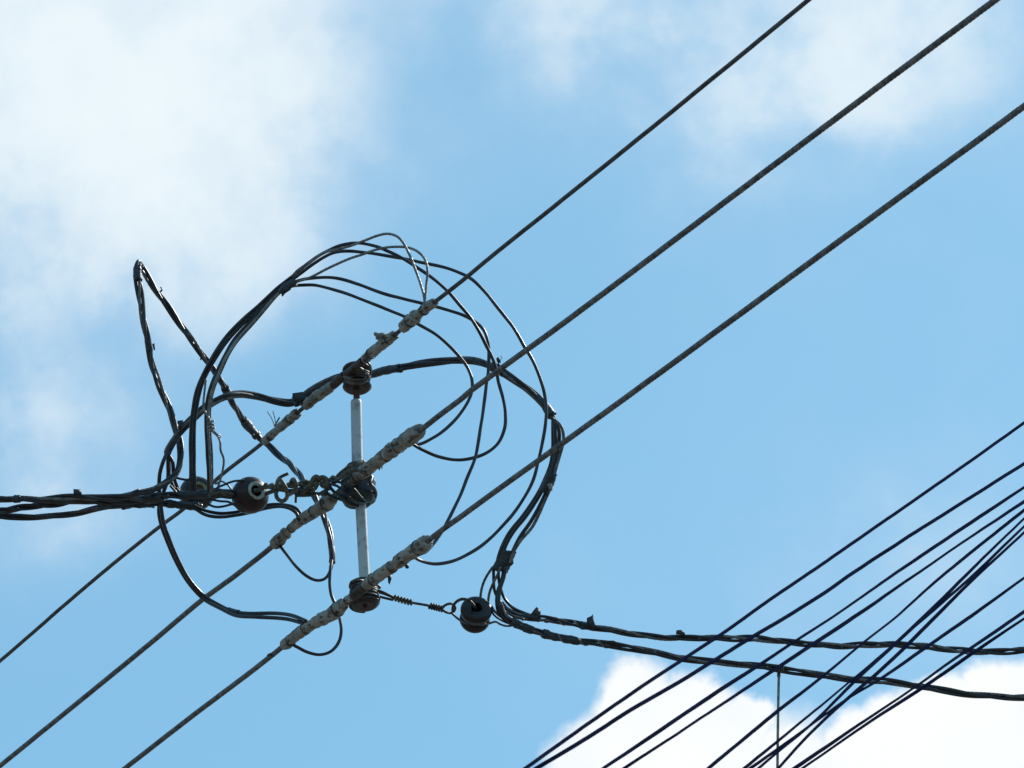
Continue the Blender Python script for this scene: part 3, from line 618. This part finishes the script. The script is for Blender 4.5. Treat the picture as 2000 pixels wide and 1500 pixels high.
# ------------------------------------------------------------------ cables leaving right
R1 = [(978,1178),(990,1192),(1006,1200),(1030,1205),(1060,1209),(1100,1215),(1140,1222),(1180,1229),(1220,1236),(1260,1242),(1300,1246),(1360,1246),(1420,1246),(1480,1248),(1540,1254),(1600,1259),(1640,1262),(1720,1259),(1780,1260),(1830,1266),(1880,1271),(1930,1273),(2000,1269),(2300,1262),(2900,1240)]
R2 = [(975,1180),(984,1202),(1004,1216),(1030,1228),(1070,1240),(1110,1249),(1160,1256),(1200,1261),(1240,1267),(1280,1275),(1340,1287),(1400,1294),(1460,1299),(1500,1303),(1560,1311),(1600,1318),(1660,1326),(1720,1331),(1780,1338),(1850,1349),(1900,1356),(1960,1361),(2000,1362),(2300,1366),(2900,1360)]
cR1, wr1 = bundle('upper of the two twisted cables leaving right, carrying ragged tape flags', 'service cable', D(R1, (9.88,9.86,9.84,9.8,9.6)),
    [('insulated_conductor','black2',3.0,3.7,0),('insulated_conductor','black2',3.0,3.7,2.1),('messenger_strand','strand',2.9,3.5,4.2)], 205, group='cables leaving right', seed=41)
cR2, wr2 = bundle('lower of the two twisted cables leaving right, passing before the big white cloud', 'service cable', D(R2, (9.86,9.85,9.84,9.8,9.6)),
    [('insulated_conductor','black2',3.3,3.9,.6),('insulated_conductor','black2',3.3,3.9,2.8),('messenger_strand','strand',3.0,3.6,4.8)], 330, group='cables leaving right', seed=42)
band(wr1, (1020,1204), (1052,1208), 7.5, 21, 'btape', cR1); band(wr1, (1134,1221), (1162,1226), 7, 22, 'btape', cR1)
band(wr2, (1060,1238), (1130,1252), 7.5, 23, 'btape', cR2, lump=.2); band(wr2, (1000,1214), (1040,1231), 8, 24, 'btape', cR2)
for P_ in ([(1036,1200),(1042,1192),(1048,1185),(1056,1192),(1056,1200),(1046,1204)], [(1146,1228),(1146,1207),(1155,1203),(1158,1199),(1161,1215),(1163,1228)], [(1320,1239),(1321,1231),(1329,1230),(1337,1233),(1338,1240)], [(1134,1222),(1135,1230),(1152,1230)]):
    obj('tape_tail', flap(P_, 9.84, 3.0, .4), 'btape', cR1)
for P_ in ([(1002,1226),(1016,1230),(1012,1222)], [(1188,1251),(1203,1251),(1203,1256),(1190,1256)], [(1022,1214),(1024,1207),(1014,1208)]):
    obj('tape_tail', flap(P_, 9.84, 1.5, .4), 'btape', cR2)
cw_ = sub(wr1, near(wr1, 1060,1209), near(wr1, 1150,1224), 2)
obj('lashing_strand', sweep(helix(cw_, MM(5.5), MM(34)), MM(1.7), 8), 'strand', cR1)
cw_ = sub(wr2, near(wr2, 1060,1238), near(wr2, 1190,1260), 2)
obj('lashing_strand', sweep(helix(cw_, MM(6), MM(40), 1), MM(1.9), 8), 'strand', cR2)
def lead(name, parent, pts, r, m, rp_=False):
    w = curve(pts, 2.5, .4, r)
    obj(name, rope(w, MM(r), MM(20), sides=24) if rp_ else sweep(w, MM(r), 10), m, parent)
lead('bare_lead', cR1, D([(962,1108),(950,1126),(943,1142),(939,1160),(938,1176)], (9.9,9.92,9.93)), 2.7, 'strand', True)
lead('bare_lead', cR2, D([(978,1108),(970,1126),(962,1142),(956,1158),(953,1176)], (9.88,9.9,9.93)), 2.7, 'strand', True)
lead('insulated_lead', cR1, D([(964,1106),(964,1130),(965,1150),(971,1166),(980,1180),(998,1192),(1024,1202)], (9.91,9.9,9.88)), 3.2, 'black2')
lead('insulated_lead', cR1, D([(974,1108),(974,1130),(978,1150),(986,1170),(1002,1187),(1026,1198),(1044,1204)], (9.9,9.89,9.87)), 3.1, 'black')
lead('insulated_lead', cR2, D([(988,1106),(984,1128),(977,1150),(974,1172),(978,1192),(990,1208),(1012,1221),(1036,1230)], (9.89,9.87,9.86)), 3.9, 'black')
lead('insulated_lead', cR2, D([(984,1110),(980,1132),(972,1154),(970,1176),(974,1196),(988,1212),(1010,1224)], (9.905,9.885,9.87)), 3.3, 'black2')
lead('bare_lead', cR2, D([(960,1184),(966,1194),(976,1203),(992,1212),(1012,1222)], (9.86,9.86)), 2.6, 'olive', True)
lead('bare_lead', cR2, D([(961,1190),(962,1198),(970,1206),(984,1214),(1000,1220)], (9.87,9.86)), 2.0, 'olive', True)
lead('bare_lead', cR2, D([(956,1218),(968,1214),(976,1219),(990,1223),(1004,1221)], (9.85,9.86)), 2.2, 'strand', True)
lead('bare_lead', cR1, D([(974,1182),(990,1196),(1008,1204),(1030,1209)], (9.87,9.86)), 2.2, 'strand', True)
# ------------------------------------------------------------------ thin wires at the lower right, nearer the lens
def dt(x, y): return 1/(1/6.9-(x-1100)*3.2e-5)
TW = [
 ('uppermost thin dark wire at the lower right, alone above the rest', [(2000,826),(1896,900),(1600,1106),(1500,1174),(1410,1238),(1340,1284),(1240,1350),(1100,1448),(1030,1498)], 2.6, 1.0, 0),
 ('thin dark wire with a slight kink partway, second from the top at right', [(2000,906),(1800,1032),(1652,1128),(1626,1147),(1544,1200),(1476,1240),(1400,1287),(1320,1336),(1220,1394),(1136,1448),(1052,1498)], 2.9, 1.0, 0),
 ('thin wire directly below the kinked one at the right edge', [(2000,952),(1840,1058),(1740,1126),(1634,1200),(1560,1248),(1484,1298),(1400,1352),(1340,1392),(1256,1449),(1180,1500)], 3.1, .5, .5),
 ('thin wire starting as a fine hair at the right edge and thickening downward left', [(2000,980),(1900,1046),(1760,1142),(1676,1200),(1600,1250),(1520,1303),(1400,1382),(1300,1448),(1220,1500)], 3.2, .5, 1.9),
 ('thin wire crossing the grey hanging wire alone, halfway down its length', [(2000,997),(1900,1076),(1820,1142),(1754,1202),(1690,1252),(1612,1317),(1520,1388),(1400,1487),(1385,1500)], 2.9, .6, 1.2),
 ('uppermost of the steep thin wires pinched together at the right edge', [(2000,1013),(1920,1090),(1820,1190),(1748,1258),(1672,1328),(1602,1398),(1560,1436),(1520,1468),(1482,1500)], 3.2, .55, .3),
 ('hair-thin wire reaching the frame bottom just left of the grey hanging wire', [(2000,1029),(1896,1128),(1830,1186),(1756,1250),(1660,1331),(1520,1447),(1456,1499)], 2.6, .45, 1.0),
 ('steepest dark wire, reaching the frame bottom right beside the grey hanging wire', [(2000,1040),(1890,1142),(1836,1196),(1776,1256),(1710,1318),(1670,1352),(1616,1400),(1560,1456),(1522,1499)], 3.2, .7, .2),
 ('lone thin wire between the steep wires and the bottom corner pair', [(2000,1129),(1900,1201),(1816,1259),(1724,1323),(1650,1368),(1600,1404),(1520,1462),(1466,1500)], 3.1, .6, .4),
 ('upper wire of the close pair nearest the bottom right corner', [(2000,1195),(1930,1243),(1850,1297),(1784,1344),(1700,1400),(1600,1468),(1553,1500)], 3.2, .6, 1.4),
 ('lower wire of the close pair nearest the bottom right corner', [(2000,1209),(1912,1267),(1816,1334),(1700,1409),(1600,1478),(1568,1500)], 3.2, .6, .3),
]
for i, (lb, pts, r, flat, ph) in enumerate(TW):
    p = ext([(x, y, dt(x, y)) for x, y in pts], 500, 700)
    p = [(a, b, dt(a, b)+.035*i) for a, b, _ in p]
    w = curve(p, 8, .5, 50+i); s = cum(w); a = np.linspace(0, 2*math.pi, 12, endpoint=False)
    rr = MM(r*1.34, 7.6)
    if flat < 1:
        th = ph+s[:, None]/1.15*math.pi; q = a[None, :]-th
        R = rr/np.sqrt(np.cos(q)**2+(np.sin(q)/max(.62, flat))**2)
    else: R = np.full((len(w), 12), rr)
    obj('telephone_wire', sweep(w, R, 12), 'navy', label=lb, cat='telephone wire', group='thin wires fanning across the lower right')
t = thing('hanging_wire', 'straight grey wire hanging from the lower right cable', 'hanging wire', (1521,1312,9.85))
tb('wire', [(1521.5,1306,9.85),(1520,1380,9.82),(1518.5,1500,9.78),(1516,1900,9.6),(1512,2600,9.3)], 2.7, 'bare', t, step=10)
tb('top_sleeve', [(1521.5,1304,9.85),(1521,1322,9.845)], 3.6, 'btape', t)
obj('clamp_wrap', sweep(coilpath(sub(wr2, near(wr2, 1514,1305), near(wr2, 1530,1307), .8), MM(7.4), MM(3.4)), MM(1.3), 8), 'strand', t)
for o in THINGS: del o['base']
